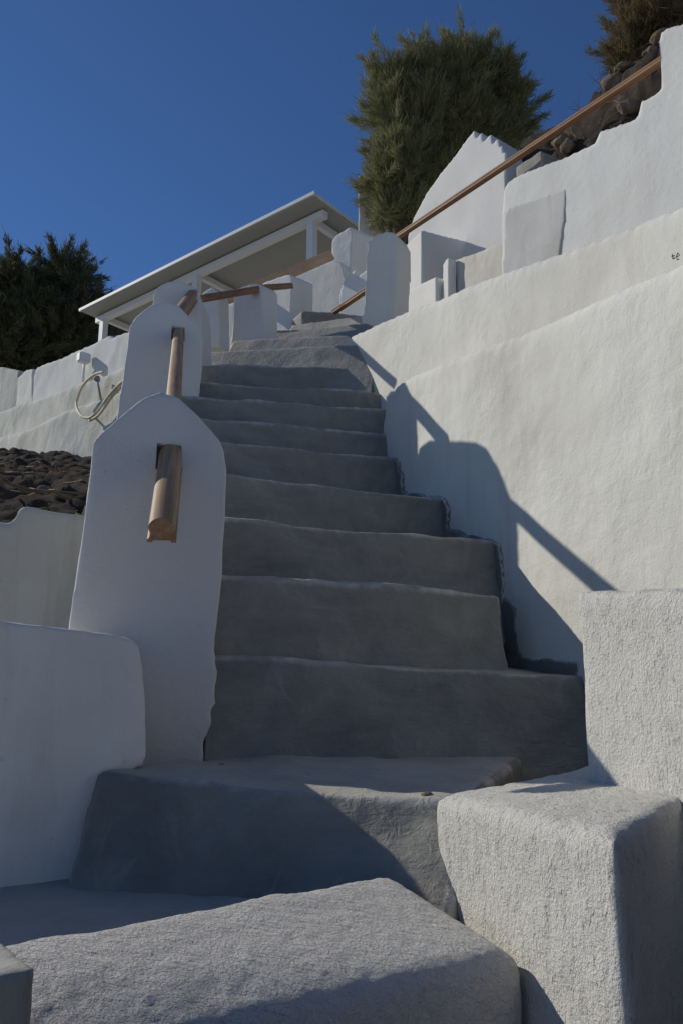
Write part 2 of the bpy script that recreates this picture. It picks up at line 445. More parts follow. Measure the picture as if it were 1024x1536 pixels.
# ------------------------------------------------------------------ gable wall with toothed crest, wall return and the low bits beside the pillar
GD = Vector((.6, -.8, 0)); GP = pt(615, 345, 6.6); ginn = Vector((.8, .6, 0))
bm = bmesh.new()
prism(bm, on(GP, GD, [(606, 470), (612, 352), (620, 325), (640, 288), (660, 260), (680, 236), (700, 208), (711, 195), (713, 208), (721, 198), (723, 213), (735, 200), (737, 216), (746, 206), (748, 221), (752, 216), (754, 231), (758, 226), (757, 300), (757, 470)]), ginn * .25)
tag(plaster('gable_wall', bm, M['wall_bright'], .012, 1, ((.3, .006, U3),)), 'bright white curved gable wall with a toothed crest under the tree', 'wall')
bm = bmesh.new()
c0 = pt(632, 380, 5.75); fd = Vector((.8, .6, 0))
prism(bm, on(c0, fd, [(632, 470), (632, 345), (735, 371), (760, 378), (760, 470)]), Vector((-.45, .9, 0)) * .26)
tag(plaster('wall_return', bm, M['wall_bright'], .012, 1, ((.3, .004, U3),)), 'short white wall turned away from the sun below the gable wall', 'wall')
bm = bmesh.new()
c1 = pt(654, 440, 5.3); d1 = Vector((.4, -.9, 0)).normalized()
prism(bm, on(c1, d1, [(606, 470), (612, 436), (630, 427), (632, 425), (653, 415), (654, 470)]), Vector((.9, .45, 0)) * .13)
tag(plaster('low_wall', bm, M['wall_bright'], .01, 1, ((.3, .004, U3),)), 'low white wall stub right of the tall pillar', 'wall')
bm = bmesh.new()
prism(bm, on(pt(668, 410, 5.25), d1, [(662, 450), (664, 397), (668, 389), (672, 386), (672, 450)]), Vector((.9, .45, 0)) * .07)
tag(plaster('stub_post', bm, M['wall_bright'], .008, 1, None), 'tiny white post at the end of the tan parapet', 'post')
# cement block on the top of the upper wall
bm = bmesh.new()
prism(bm, on(UP + uinn * .2, UD, [(772, 275), (773, 250), (809, 226), (812, 227), (812, 262)]), uinn * .3)
tag(plaster('cement_block', bm, M['cement_pale'], .014, 1), 'grey cement block on the upper wall beside the gable wall', 'block')
# cream wall under the tree
bm = bmesh.new()
prism(bm, on(pt(537, 320, 8.2), Vector((.95, -.3, 0)).normalized(), [(536, 420), (536, 262), (548, 262), (549, 327), (560, 318), (600, 300), (640, 280), (640, 420)]), Vector((.3, .95, 0)) * .3)
tag(plaster('cream_wall', bm, M['cream'], .02, 2), 'cream wall corner half hidden by the feathery tree', 'wall')

# ------------------------------------------------------------------ pillars
PG = 'white plastered handrail pillars along the stairs'
US = Vector((-.25, .97, 0))                       # the lower flight climbs this way
PD = Vector((.934, .357, 0)).normalized()
def pillar(P, d, pts, vec, label, voxel=.012, smooth=5, mat='pillar', cut=None, extra=None):
    bm = bmesh.new(); prism(bm, on(P, d, pts), vec)
    if extra: extra(bm)
    o = plaster('pillar', bm, M[mat], voxel, smooth, ((.35, .005, U3), (.1, .0018, U3), (.02, .0006, U3)), cut=cut)
    return tag(o, label, 'pillar', PG)

def hole(a, b, w, Y, deep=.09):
    bm = bmesh.new()
    A, B = pt(*a, Y), pt(*b, Y)
    c = (A + B) / 2
    box(bm, c, w, deep * 2, (A - B).length, math.atan2(PD.y, PD.x))
    return bm
P1 = pt(330, 900, 2.0)
H1 = on(P1, PD, [(256, 690)])[0]
cut1 = bmesh.new(); box(cut1, H1 + Vector((-.004, 0, .008)), .062, .12, .068, math.atan2(PD.y, PD.x))
pillar(P1, PD, rag([(302, 1180), (308, 1120), (317, 1088), (324, 1045), (327, 985), (322, 960)], 3.5, 8) + [(327, 925), (334, 860), (339, 775), (342, 705), (338, 676), (330, 658), (298, 622), (268, 595), (241, 586), (212, 597), (185, 619), (147, 651), (138, 664), (134, 700), (120, 820), (104, 940), (88, 1060), (80, 1180)],
       US * .34 + Vector((0, 0, .06)), 'biggest white pillar nearest the bottom step with a wooden rail end jutting out', .0085, 5, cut=cut1)
P2 = pt(290, 560, 3.58)
H2 = on(P2, PD, [(268, 502)])[0]
cut2 = bmesh.new(); box(cut2, H2 + Vector((-.003, 0, .006)), .062, .12, .074, math.atan2(PD.y, PD.x))
pillar(P2, PD, [(284, 760), (293, 640), (300, 590), (304, 540), (304, 508), (297, 489), (270, 460), (248, 451), (228, 457), (203, 477), (195, 490), (184, 570), (172, 650), (160, 760)],
       US * .37 + Vector((0, 0, .10)), 'second white pillar up, pointed top, rail running down to the biggest pillar', .011, 3, cut=cut2)
P3 = pt(300, 500, 4.18)
pillar(P3, PD, [(303, 600), (303, 468), (300, 440), (290, 427), (270, 420), (250, 421), (235, 430), (230, 441), (224, 520), (220, 600)], Vector((.05, 1, 0)) * .28,
       'round-topped white pillar peeking above the second pillar, below the pavilion', .012, 5)
SD = Vector((.95, -.3, 0)).normalized()           # upper flight: faces turned to the left
P4 = pt(392, 470, 4.95); D4 = Vector((.97, -.22, 0)).normalized()
pillar(P4, D4, [(340, 545), (347, 500), (350, 450), (352, 434), (372, 427), (388, 425), (393, 432), (393, 500), (394, 545)], Vector((.7, .7, 0)) * .15,
       'short white pillar on the upper flight with its shaded side to the right, rail ending at its top', .011, 3)
P5 = pt(437, 440, 5.75); D5 = Vector((.75, -.66, 0)).normalized()
pillar(P5, D5, [(385, 530), (394, 424), (424, 413), (434, 411), (438, 414), (437, 470), (437, 530)], Vector((.75, .66, 0)) * .22,
       'short white pillar behind the railed one, squared top and shaded right edge', .011, 3, mat='wall_cool')
PR = pt(592, 430, 4.85)
pillar(PR, Vector((.97, .24, 0)).normalized(), [(536, 540), (541, 490), (546, 420), (550, 362), (560, 352), (580, 346), (590, 348), (595, 360), (594, 420), (590, 480), (590, 540)], Vector((.55, .83, 0)) * .2,
       'tall white pillar on the right of the upper steps holding the long rail', .011, 4, mat='wall_cool')
P6 = pt(526, 390, 6.7)
pillar(P6, Vector((.8, -.6, 0)), [(494, 470), (497, 362), (504, 353), (525, 340), (528, 346), (524, 440), (522, 470)], Vector((.8, .6, 0)) * .27,
       'pointed white pillar at the end of the pavilion wall by the wide board', .012, 2, mat='wall_cool')
pillar(pt(318, 450, 4.8), Vector((.9, -.43, 0)).normalized(), [(302, 520), (303, 440), (318, 430), (326, 436), (328, 446), (328, 520)], Vector((.43, .9, 0)) * .13,
       'small pointed white pillar showing between the round-topped pillar and the thin rail', .011, 2, mat='wall_cool')

# kerb joining the pillars on the outer side of the steps
def kerb(pts, w, lift, name, label):
    bm = bmesh.new()
    for a, b in zip(pts, pts[1:]):
        t = Vector((b.x - a.x, b.y - a.y, 0)).normalized(); s = Vector((t.y, -t.x, 0)) * w / 2
        d = Vector((0, 0, -1.2)); l = Vector((0, 0, lift)); e = t * .03
        hexa(bm, [a - s + l - e, a + s + l - e, b + s + l + e, b - s + l + e], [a - s + d - e, a + s + d - e, b + s + d + e, b - s + d + e])
    return tag(plaster(name, bm, M['wall_cool'], .016, 4), label, 'parapet')
kerb([V2(-.62, 2.2, .02), V2(-.76, 2.7, .50), V2(-.90, 3.3, .80), V2(-.98, 3.75, 1.06), V2(-1.03, 4.2, 1.38), V2(-.99, 4.6, 1.72)], .2, .05, 'stair_kerb', 'low white kerb linking the outer pillars of the lower flight')

# ------------------------------------------------------------------ upper left walls
bm = bmesh.new()
prism(bm, on(pt(335, 500, 5.35), Vector((.8, -.6, 0)), [(300, 560), (305, 470), (312, 467), (330, 458), (352, 452), (354, 560)]), Vector((.6, .8, 0)) * .2)
tag(plaster('stair_wall', bm, M['wall_cool'], .014, 2, ((.5, .006, U3),)), 'low white wall behind the railed short pillar of the upper flight', 'wall')
bm = bmesh.new()
prism(bm, on(pt(500, 430, 6.7), Vector((.8, -.6, 0)), [(385, 520), (392, 432), (420, 420), (455, 408), (490, 393), (500, 390), (512, 393), (520, 420), (518, 520)]), Vector((.6, .8, 0)) * .25)
tag(plaster('pavilion_wall', bm, M['wall_cool'], .014, 2, ((.5, .006, U3), (.12, .002, U3))), 'white wall rising to the pointed pillar under the pavilion', 'wall')
bm = bmesh.new()
prism(bm, on(pt(530, 440, 6.2), Vector((.8, -.6, 0)), [(506, 500), (510, 436), (516, 420), (533, 403), (534, 416), (548, 405), (565, 392), (565, 500)]), Vector((.6, .8, 0)) * .2)
tag(plaster('stepped_wall', bm, M['wall_bright'], .012, 1, ((.3, .004, U3),)), 'bright white stepped wall left of the tall right pillar', 'wall')
# wall return at the head of the flight: lit end, face turned from the sun
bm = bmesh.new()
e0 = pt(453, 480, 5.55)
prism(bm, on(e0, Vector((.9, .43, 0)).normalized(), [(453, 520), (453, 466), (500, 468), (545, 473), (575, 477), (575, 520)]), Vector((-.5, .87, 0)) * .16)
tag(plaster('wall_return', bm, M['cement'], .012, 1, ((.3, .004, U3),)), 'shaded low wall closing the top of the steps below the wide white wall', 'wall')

# ------------------------------------------------------------------ wooden rails
RAIL = [(-.033, -.030), (-.033, -.021), (-.026, -.016), (-.025, -.006), (-.030, .003)] + [(-.031 * math.cos(a), .006 + .028 * math.sin(a)) for a in [math.pi * i / 14 for i in range(15)]] + [(.030, .003), (.025, -.006), (.026, -.016), (.033, -.021), (.033, -.030), (.022, -.030), (.020, -.022), (-.020, -.022), (-.022, -.030)]
RG = 'wooden handrails'
def along(name, P, Q, prof, mat):
    """a straight bar whose own z axis runs along it, so the grain does too"""
    t = (Q - P).normalized(); sd = t.cross(Vector((0, 0, 1))).normalized(); u = sd.cross(t)
    bm = bmesh.new(); L = (Q - P).length
    A = [bm.verts.new((a, b, 0)) for a, b in prof]; B = [bm.verts.new((a, b, L)) for a, b in prof]
    bm.faces.new(A[::-1]); bm.faces.new(B)
    for i in range(len(A)):
        k_ = (i + 1) % len(A); bm.faces.new((A[i], A[k_], B[k_], B[i]))
    bmesh.ops.bevel(bm, geom=[e for e in bm.edges if len(set(v.co.z for v in e.verts)) == 1], offset=.0015, segments=1, affect='EDGES')
    me = mesh_of(bm, name); me.polygons.foreach_set('use_smooth', [True] * len(me.polygons)); me.set_sharp_from_angle(angle=math.radians(32))
    o = link(name, me, mat, origin=Vector((0, 0, 0)))
    o.matrix_world = Matrix.Translation(Q + Vector((0, 0, EZ))) @ Matrix((sd, u, -t)).transposed().to_4x4()
    return o
def rail(P, Q, label, mat='wood', sc=1.0):
    return tag(along('handrail', P, Q, [(a * sc, b * sc) for a, b in RAIL], M[mat]), label, 'handrail', RG)
E1 = pz(243, 801, .322)
E1 = pt(243, 797, 1.655)
rail(H1 + (H1 - E1).normalized() * .06, E1, 'cut wooden rail end jutting from the front of the biggest pillar', sc=.92)
B1 = pt(257, 645, 2.25)
rail(H2 + (H2 - B1).normalized() * .08, B1 - (H2 - B1).normalized() * .12, 'wooden rail between the biggest pillar and the second pillar', sc=.8)
H3 = on(P3, PD, [(287, 443)])[0]
rail(H3 + Vector((.0, .06, .04)), H2 + US * .22 + Vector((0, 0, .20)), 'short wooden rail from the round-topped pillar down behind the second pillar')
rail(pt(304, 448, 4.40), pt(390, 434, 5.0), 'thin brown rail from the round-topped pillar to the railed short pillar', 'wood_red', .72)
rail(pt(395, 432, 5.05), pt(436, 429, 5.6), 'short thin brown rail between the two short upper pillars', 'wood_red', .7)
rail(pt(592, 357, 5.8), pt(1000, 84, 3.80), 'long wooden rail sloping up over the white walls on the right', 'wood_red', .66)
rail(pt(500, 468, 5.5), pt(556, 430, 5.2), 'short reddish rail over the stepped white wall left of the tall pillar', 'wood_red', .6)
rail(pt(532, 355, 6.9), pt(575, 353, 6.9), 'thin tan rail behind the top of the tall right pillar', 'wood_pale', .5)
tag(along('rail_board', pt(314, 461, 5.9), pt(497, 383, 6.55), [(-.02, -.045), (.02, -.045), (.02, .045), (-.02, .045)], M['wood_pale']), 'wide pale wooden board rail running up to the pointed pillar', 'handrail', RG)

# ------------------------------------------------------------------ left-hand walls
LD = Vector((.72, .22, 0)).normalized()
L0 = V2(-.41, 1.647)
lw_d = Vector((.235, .12, 0)).normalized()
bm = bmesh.new()
prism(bm, on(L0, lw_d, [(-390, 1600), (-390, 914), (0, 931), (80, 941), (150, 950), (195, 956), (208, 968), (214, 1010)] + rag([(219, 1120), (214, 1150), (180, 1168), (153, 1172), (150, 1190), (146, 1230), (134, 1305), (104, 1332), (0, 1372)]) + [(-200, 1480)]), Vector((-.25, .97, 0)) * .26)
tag(plaster('low_wall', bm, M['low_wall'], .007, 3, ((.3, .006, U3), (.07, .002, U3), (.018, .0010, U3))), 'pale low wall at the left of the first step with a ragged plaster edge', 'wall')
bm = bmesh.new()
prism(bm, on(V2(-.75, 2.35), Vector((.97, .1, 0)).normalized(), [(-60, 1120), (-60, 792), (-10, 780), (10, 783), (20, 780), (24, 764), (32, 757), (60, 761), (120, 770), (180, 777), (180, 1120)]), Vector((-.1, .97, 0)) * .16)
tag(plaster('garden_wall', bm, M['wall_old'], .014, 4), 'stained greenish old wall in shade left of the biggest pillar', 'wall')

# dirt bank between the garden wall and the terrace
bm = bmesh.new(); NX, NY = 190, 190
def bank(u, v):
    x = -4.6 + 3.75 * u + .0 * v; y = 2.42 + 5.0 * v
    z = .50 + .0 * u + (y - 2.42) * .345
    x -= v * .9
    z += .10 * noise.fractal((x * 1.6, y * 1.6, 0), .8, 2.1, 5) + .035 * noise.noise((x * 9, y * 9, 3)) + .011 * noise.noise((x * 24, y * 24, 5)) + .005 * random.uniform(-1, 1)
    return (x, y, z)
g = [[bm.verts.new(bank(i / NX, j / NY)) for i in range(NX + 1)] for j in range(NY + 1)]
for j in range(NY):
    for i in range(NX): bm.faces.new((g[j][i], g[j][i + 1], g[j + 1][i + 1], g[j + 1][i]))
tag(link('dirt_bank', mesh_of(bm, 'dirt_bank', True), M['soil']), 'dark loose dirt bank between the garden wall and the white terrace', 'dirt', kind='structure')
def rocks(spots, label, group):
    for q, (c, r) in enumerate(spots):
        bm = bmesh.new(); bmesh.ops.create_icosphere(bm, subdivisions=3, radius=1)
        sx, sy, sz = r * random.uniform(.8, 1.5), r * random.uniform(.7, 1.1), r * random.uniform(.5, .9)
        for v in bm.verts:
            d = 1 + .35 * noise.noise(v.co * 1.3 + Vector((q * 7.1, 0, 0))) + .12 * noise.noise(v.co * 4 + Vector((q, 3, 0)))
            v.co = Vector((v.co.x * sx * d, v.co.y * sy * d, v.co.z * sz * d)) + c
        tag(link('rock', mesh_of(bm, 'rock', True), M['rock']), label, 'rock', group)

rr_ = random.Random(4)
def bankspot():
    u, v = rr_.uniform(.62, .98), rr_.uniform(.1, .75)
    return Vector(bank(u, v)) + Vector((0, 0, .005)), rr_.uniform(.012, .04)
BANKSPOTS = [bankspot() for _ in range(22)]
bm = bmesh.new()
for _ in range(120):
    p = Vector(bank(rr_.uniform(.6, 1), rr_.uniform(.03, .5))) + Vector((0, 0, .01)); q = [p]
    d = Vector((rr_.gauss(0, 1), rr_.gauss(0, 1), rr_.uniform(-.1, .1))).normalized()
    for _k in range(4):
        d = (d + Vector((rr_.gauss(0, .4), rr_.gauss(0, .4), rr_.gauss(0, .06)))).normalized(); q.append(q[-1] + d * rr_.uniform(.03, .09))
    tube(bm, q, [.006 - .0008 * i for i in range(5)], 4)
tag(link('bank_litter', mesh_of(bm, 'bank_litter'), M['twig']), 'dry roots and twigs littering the dark dirt bank', 'twigs', kind='stuff')
# terrace walls on the left
TA = pt(200, 500, 7.0); TB = pt(50, 550, 8.8)
TDl = Vector((TA.x - TB.x, TA.y - TB.y, 0)).normalized(); tin = Vector((-TDl.y, TDl.x, 0)); tin = tin if tin.y > 0 else -tin
bm = bmesh.new()
prism(bm, on(TA, TDl, [(46, 640), (50, 570), (55, 551), (100, 533), (140, 516), (150, 509), (163, 502), (168, 506), (200, 494), (262, 470), (262, 700), (46, 700)]), tin * .3)
terr = plaster('terrace_wall', bm, M['wall_cool'], .022, 3, ((.5, .012, U3), (.15, .004, U3)))
tag(terr, 'white terrace wall on the left carrying a small lamp box and a hose', 'wall')
bm = bmesh.new()
lowp = [(-60, 760), (-60, 672), (0, 655), (30, 648), (120, 608), (200, 580), (262, 560), (262, 760)]
prism(bm, on(TA - tin * .22, TDl, [(-60, 780), (-60, 638), (0, 616), (60, 596), (130, 572), (262, 520), (262, 780)]), tin * .25)
prism(bm, on(TA - tin * .34, TDl, lowp), tin * .3)
tag(plaster('terrace_base', bm, M['footing'], .024, 8, ((.6, .02, U3), (.15, .005, U3), (.05, .002, U3))), 'uneven plastered footing below the white terrace wall', 'wall')
# far blocks at the left end
bm = bmesh.new()
prism(bm, on(TB + tin * .0, TDl, [(24, 612), (27, 566), (38, 555), (49, 552), (50, 612)]), tin * .25)
tag(plaster('parapet_stub', bm, M['wall'], .02, 2), 'small white parapet stub beyond the end of the terrace wall', 'parapet')
bm = bmesh.new()
prism(bm, on(TB + tin * .3, TDl, [(-40, 640), (-40, 552), (5, 550), (28, 556), (30, 640)]), tin * .3)
tag(plaster('grey_parapet', bm, M['wall_old'], .024, 3), 'weathered grey parapet at the far left under the dark tree', 'parapet')

# lamp box on a conduit
tf = lambda x, y, o=.0: on(TA - tin * o, TDl, [(x, y)])[0]
lamp = empty('wall_lamp', tf(126, 560)); tag(lamp, 'small white lamp box on a thin conduit on the terrace wall', 'lamp')
bm = bmesh.new(); box(bm, tf(126, 537, .08), .085, .12, .10, math.atan2(TDl.y, TDl.x)); bmesh.ops.bevel(bm, geom=bm.edges[:], offset=.01, segments=2, affect='EDGES')
link('lamp_box', mesh_of(bm, 'lamp_box'), M['white_paint'], lamp)
bm = bmesh.new(); tube(bm, [tf(127, 543, .06), tf(126, 558, .04), tf(125, 573, .03)], .012, 8)
link('conduit', mesh_of(bm, 'conduit', True), M['white_paint'], lamp)
bm = bmesh.new(); tube(bm, [tf(146, 570, .30), tf(149, 584, .27), tf(152, 600, .25)], .010, 8)
box(bm, tf(146, 568, .30), .045, .045, .04)
tag(link('peg', mesh_of(bm, 'peg', True), M['grey_plastic']), 'small grey peg sticking up inside the hose loop', 'peg')
# hose loop
bm = bmesh.new()
loop = [(190, 568), (178, 578), (165, 592), (155, 606), (144, 620), (132, 627), (121, 622), (115, 608), (118, 594), (124, 580), (133, 569), (144, 561), (156, 558)]
def smoothpts(ps, n=6):
    out = []
    for i in range(len(ps) - 1):
        p0, p1, p2, p3 = ps[max(i - 1, 0)], ps[i], ps[i + 1], ps[min(i + 2, len(ps) - 1)]
        for k_ in range(n):
            t = k_ / n
            out.append(.5 * ((2 * p1) + (p2 - p0) * t + (2 * p0 - 5 * p1 + 4 * p2 - p3) * t * t + (3 * p1 - p0 - 3 * p2 + p3) * t ** 3))
    out.append(ps[-1]); return out
hp = [tf(x, y, .42 + (.06 if i in (4, 5, 6) else 0) - .0 * i) for i, (x, y) in enumerate(loop)]
tube(bm, smoothpts(hp), .012, 10)
hp2 = [tf(x + 3, y + 4, .40) for (x, y) in loop[:6]]
tube(bm, smoothpts(hp2), .012, 10)
tag(link('garden_hose', mesh_of(bm, 'garden_hose', True), M['hose']), 'pale yellow hose hanging in a loop over the terrace footing', 'hose')

# ------------------------------------------------------------------ pavilion
C0 = pt(470, 287, 9.0); zr = C0.z
C1 = pz(122, 461, zr); C2 = pz(537, 336, zr)
e1 = Vector((C1.x - C0.x, C1.y - C0.y, 0)); L1 = e1.length; e1.normalize()
e2 = Vector((-e1.y, e1.x, 0)); e2 = e2 if e2.x > 0 else -e2
pav = empty('pavilion', C0 + e1 * L1 / 2 + e2 * 2 - Vector((0, 0, 2.6))); tag(pav, 'flat roofed white pavilion on slim posts above the stairs', 'pavilion')
def bar(bm, a, b, w, h):
    sweep(bm, a, b, [(-w / 2, -h / 2), (w / 2, -h / 2), (w / 2, h / 2), (-w / 2, h / 2)])
dz = lambda z: Vector((0, 0, z))
DEP = 3.6
bm = bmesh.new(); hexa(bm, [C0 + dz(-.03), C1 + dz(-.03), C1 + e2 * DEP + dz(-.03), C0 + e2 * DEP + dz(-.03)], [C0 + dz(-.075), C1 + dz(-.075), C1 + e2 * DEP + dz(-.075), C0 + e2 * DEP + dz(-.075)])
link('roof_sheet', mesh_of(bm, 'roof_sheet'), M['roof_panel'], pav)
bm = bmesh.new()
bar(bm, C0 - e1 * .03 + dz(-.035), C1 + e1 * .03 + dz(-.045), .04, .045)
bar(bm, C0 + e2 * .028 + dz(-.035), C0 + e2 * DEP + dz(-.045), .04, .043)
bar(bm, C1 + e2 * .028 + dz(-.035), C1 + e2 * DEP + dz(-.045), .04, .043)
bar(bm, C0 + e2 * (DEP + .027) + dz(-.035), C1 + e2 * (DEP + .027) + dz(-.045), .04, .045)
link('fascia', mesh_of(bm, 'fascia'), M['white_paint'], pav)
IN = .30
for k_, s_ in enumerate((.055, .5, .955)):
    bm = bmesh.new(); p = C0 + e1 * (L1 * s_) + e2 * IN
    box(bm, p + dz(-1.4), .10, .10, 2.55, math.atan2(e1.y, e1.x)); link('post', mesh_of(bm, 'post'), M['white_paint'], pav)
    bm = bmesh.new(); p = C0 + e1 * (L1 * s_) + e2 * (DEP - .3)
    box(bm, p + dz(-1.4), .10, .10, 2.55, math.atan2(e1.y, e1.x)); link('post', mesh_of(bm, 'post'), M['white_paint'], pav)
    bm = bmesh.new(); bar(bm, C0 + e1 * (L1 * s_) + e2 * (IN + .065) + dz(-.15), C0 + e1 * (L1 * s_) + e2 * (DEP - .1) + dz(-.15), .07, .09)
    link('beam', mesh_of(bm, 'beam'), M['white_paint'], pav)
bm = bmesh.new(); bar(bm, C0 + e1 * .05 + e2 * IN + dz(-.15), C1 - e1 * .05 + e2 * IN + dz(-.15), .096, .094)
link('front_beam', mesh_of(bm, 'front_beam'), M['white_paint'], pav)

# ------------------------------------------------------------------ foreground blocks
dA = pz(582, 1300, -.270); dD = pz(15, 1404, -.258); dC = pz(318, 1526, -.330); dB = pz(790, 1430, -.325)
dD2 = dD + (dC - dA) * 0
bm = bmesh.new()
far = (dA - dD).normalized(); c_ext = dC - far * .45; d_ext = dD - far * .30
low = Vector((0, 0, -.95))
ridgeA, ridgeD = dA, d_ext
hexa(bm, [ridgeD, c_ext, dB, ridgeA], [ridgeD + low, c_ext + low, dB + low, ridgeA + low])
blk = plaster('parapet_block', bm, M['rough_block'], .0065, 110, ((.2, .004, U3), (.05, .0012, U3), (.016, .0012, U3), (.008, .0010, U3)))
tag(blk, 'rough white parapet block lying across the bottom of the view', 'parapet', 'rough parapet blocks in front')
# lower pier, its lit side towards the steps
pA = pz(650, 1192, -.166); pB = pz(922, 1252, -.155)
pDD = pt(872, 1150, 1.38); pC = pz(1024, 1192, -.142)
pC = pB + (pC - pB) * 2.6; pDD = pDD + (pC - pB) * .35 + (pDD - pA) * .2
bm = bmesh.new(); low = Vector((0, 0, -1.1))
hexa(bm, [pA, pB, pC, pDD], [pA + low, pB + low, pC + low, pDD + low])
pier = plaster('parapet_pier', bm, M['rough_pier'], .0065, 60, ((.2, .006, U3), (.05, .002, U3), (.016, .0014, (1, 1, .4)), (.008, .0010, (1, 1, .5))))
tag(pier, 'rough combed white pier right of the first step, lit on one side', 'parapet', 'rough parapet blocks in front')
# upper block against the wall
qA = pt(859, 886, 1.378); qB = pt(1024, 882, 1.13)
qB2 = qB + (qB - qA) * .35; qi = Vector((.95, .3, 0)).normalized() * .45
bm = bmesh.new(); low = Vector((0, 0, -.5))
hexa(bm, [qA, qB2, qB2 + qi, qA + qi], [qA + low, qB2 + low, qB2 + qi + low, qA + qi + low])
ub = plaster('parapet_block', bm, M['rough_pier'], .0075, 34, ((.2, .006, U3), (.05, .002, U3), (.016, .0010, U3)))
tag(ub, 'pitted white block standing behind the rough pier against the big wall', 'parapet', 'rough parapet blocks in front')
# grey block at the bottom left corner
bm = bmesh.new()
g0 = pz(60, 1452, -.215); gd = Vector((.84, .45, 0)).normalized(); gn = Vector((-.45, .84, 0)).normalized()
gb = g0 + gn * .0
hexa(bm, [gb - gd * .4, gb, gb + gn * .13 - gd * .03, gb + gn * .13 - gd * .4], [gb - gd * .4 + dz(-.6), gb + dz(-.6), gb + gn * .13 - gd * .03 + dz(-.6), gb + gn * .13 - gd * .4 + dz(-.6)])
tag(plaster('cement_block', bm, M['wall_old'], .007, 3, ((.1, .003, U3), (.02, .001, U3))), 'smooth greenish grey block at the bottom left beside the parapet block', 'block')

# pebbles on the first tread
for x, y, zz, lab in ((331, 1149, -.128, 'dark pebble on the shaded left of the first tread'), (640, 1193, -.155, 'small pebble on the sunlit edge of the first tread')):
    bm = bmesh.new(); bmesh.ops.create_icosphere(bm, subdivisions=2, radius=1)
    p = pt(x, y, 1.85 if x < 400 else 1.43)
    for v in bm.verts: v.co = Vector((v.co.x * .011, v.co.y * .008, v.co.z * .006)) * (1 + .25 * noise.noise(v.co * 2)) + p
    tag(link('pebble', mesh_of(bm, 'pebble', True), M['rock']), lab, 'pebble')

rocks(BANKSPOTS, 'small brown stone lying on the dark dirt bank left of the stairs', 'stones on the dirt bank')
# ------------------------------------------------------------------ right bank behind the upper wall
bm = bmesh.new(); NX, NY = 150, 60
ba = pt(765, 262, 5.6); bb = pt(1010, 128, 4.35)
bd = Vector((bb.x - ba.x, bb.y - ba.y, 0)); 
bn = Vector((-bd.y, bd.x, 0)).normalized(); bn = bn if bn.y > 0 else -bn
def rb(u, v):
    p = ba + Vector((bd.x, bd.y, 0)) * (u * 1.7 - .15)
    z = 3.05 + .10 * u
    q = p + bn * (v * 4.0)
    prof_ = min(1.0, v / .13)
    z += ((1.55 - .12 * u) * prof_ ** .8) + .28 * max(0, v - .13)
    nn = .20 * noise.fractal((q.x * 2.2, q.y * 2.2, z * 1.5), .8, 2.1, 6) + .06 * abs(noise.noise((q.x * 8, q.y * 8, z * 6)))
    if v > .02: z += nn
    return Vector((q.x, q.y, z)) + bn * (-.25 * noise.noise((q.x * 3, z * 3, 5)))
g = [[bm.verts.new(rb(i / NX, (j / NY) ** 1.7)) for i in range(NX + 1)] for j in range(NY + 1)]
for j in range(NY):
    for i in range(NX): bm.faces.new((g[j][i], g[j][i + 1], g[j + 1][i + 1], g[j + 1][i]))
tag(link('earth_bank', mesh_of(bm, 'earth_bank', True), M['soil']), 'stony brown earth bank behind the upper white wall', 'earth', kind='structure')
sp = []
for _ in range(26):
    u = random.uniform(.1, .85); v = random.uniform(.02, .14)
    sp.append((rb(u, v) - bn * .03, random.uniform(.03, .10)))
rocks(sp, 'rough brown stone stuck in the earth bank behind the upper wall', 'stones in the earth bank')
bm = bmesh.new()
for _ in range(70):
    p = rb(random.uniform(.15, .9), random.uniform(.06, .2)); q = [p]
    d = Vector((random.gauss(0, 1), random.gauss(-.4, .6), random.uniform(.1, 1.2))).normalized()
    for _k in range(5):
        d = (d + Vector((random.gauss(0, .35), random.gauss(0, .35), random.gauss(-.1, .3)))).normalized(); q.append(q[-1] + d * random.uniform(.03, .08))
    tube(bm, q, [.004 - .0006 * i for i in range(6)], 4)
tag(link('dry_twigs', mesh_of(bm, 'dry_twigs'), M['twig']), 'dry twigs and roots sprouting from the earth bank', 'twigs', kind='stuff')

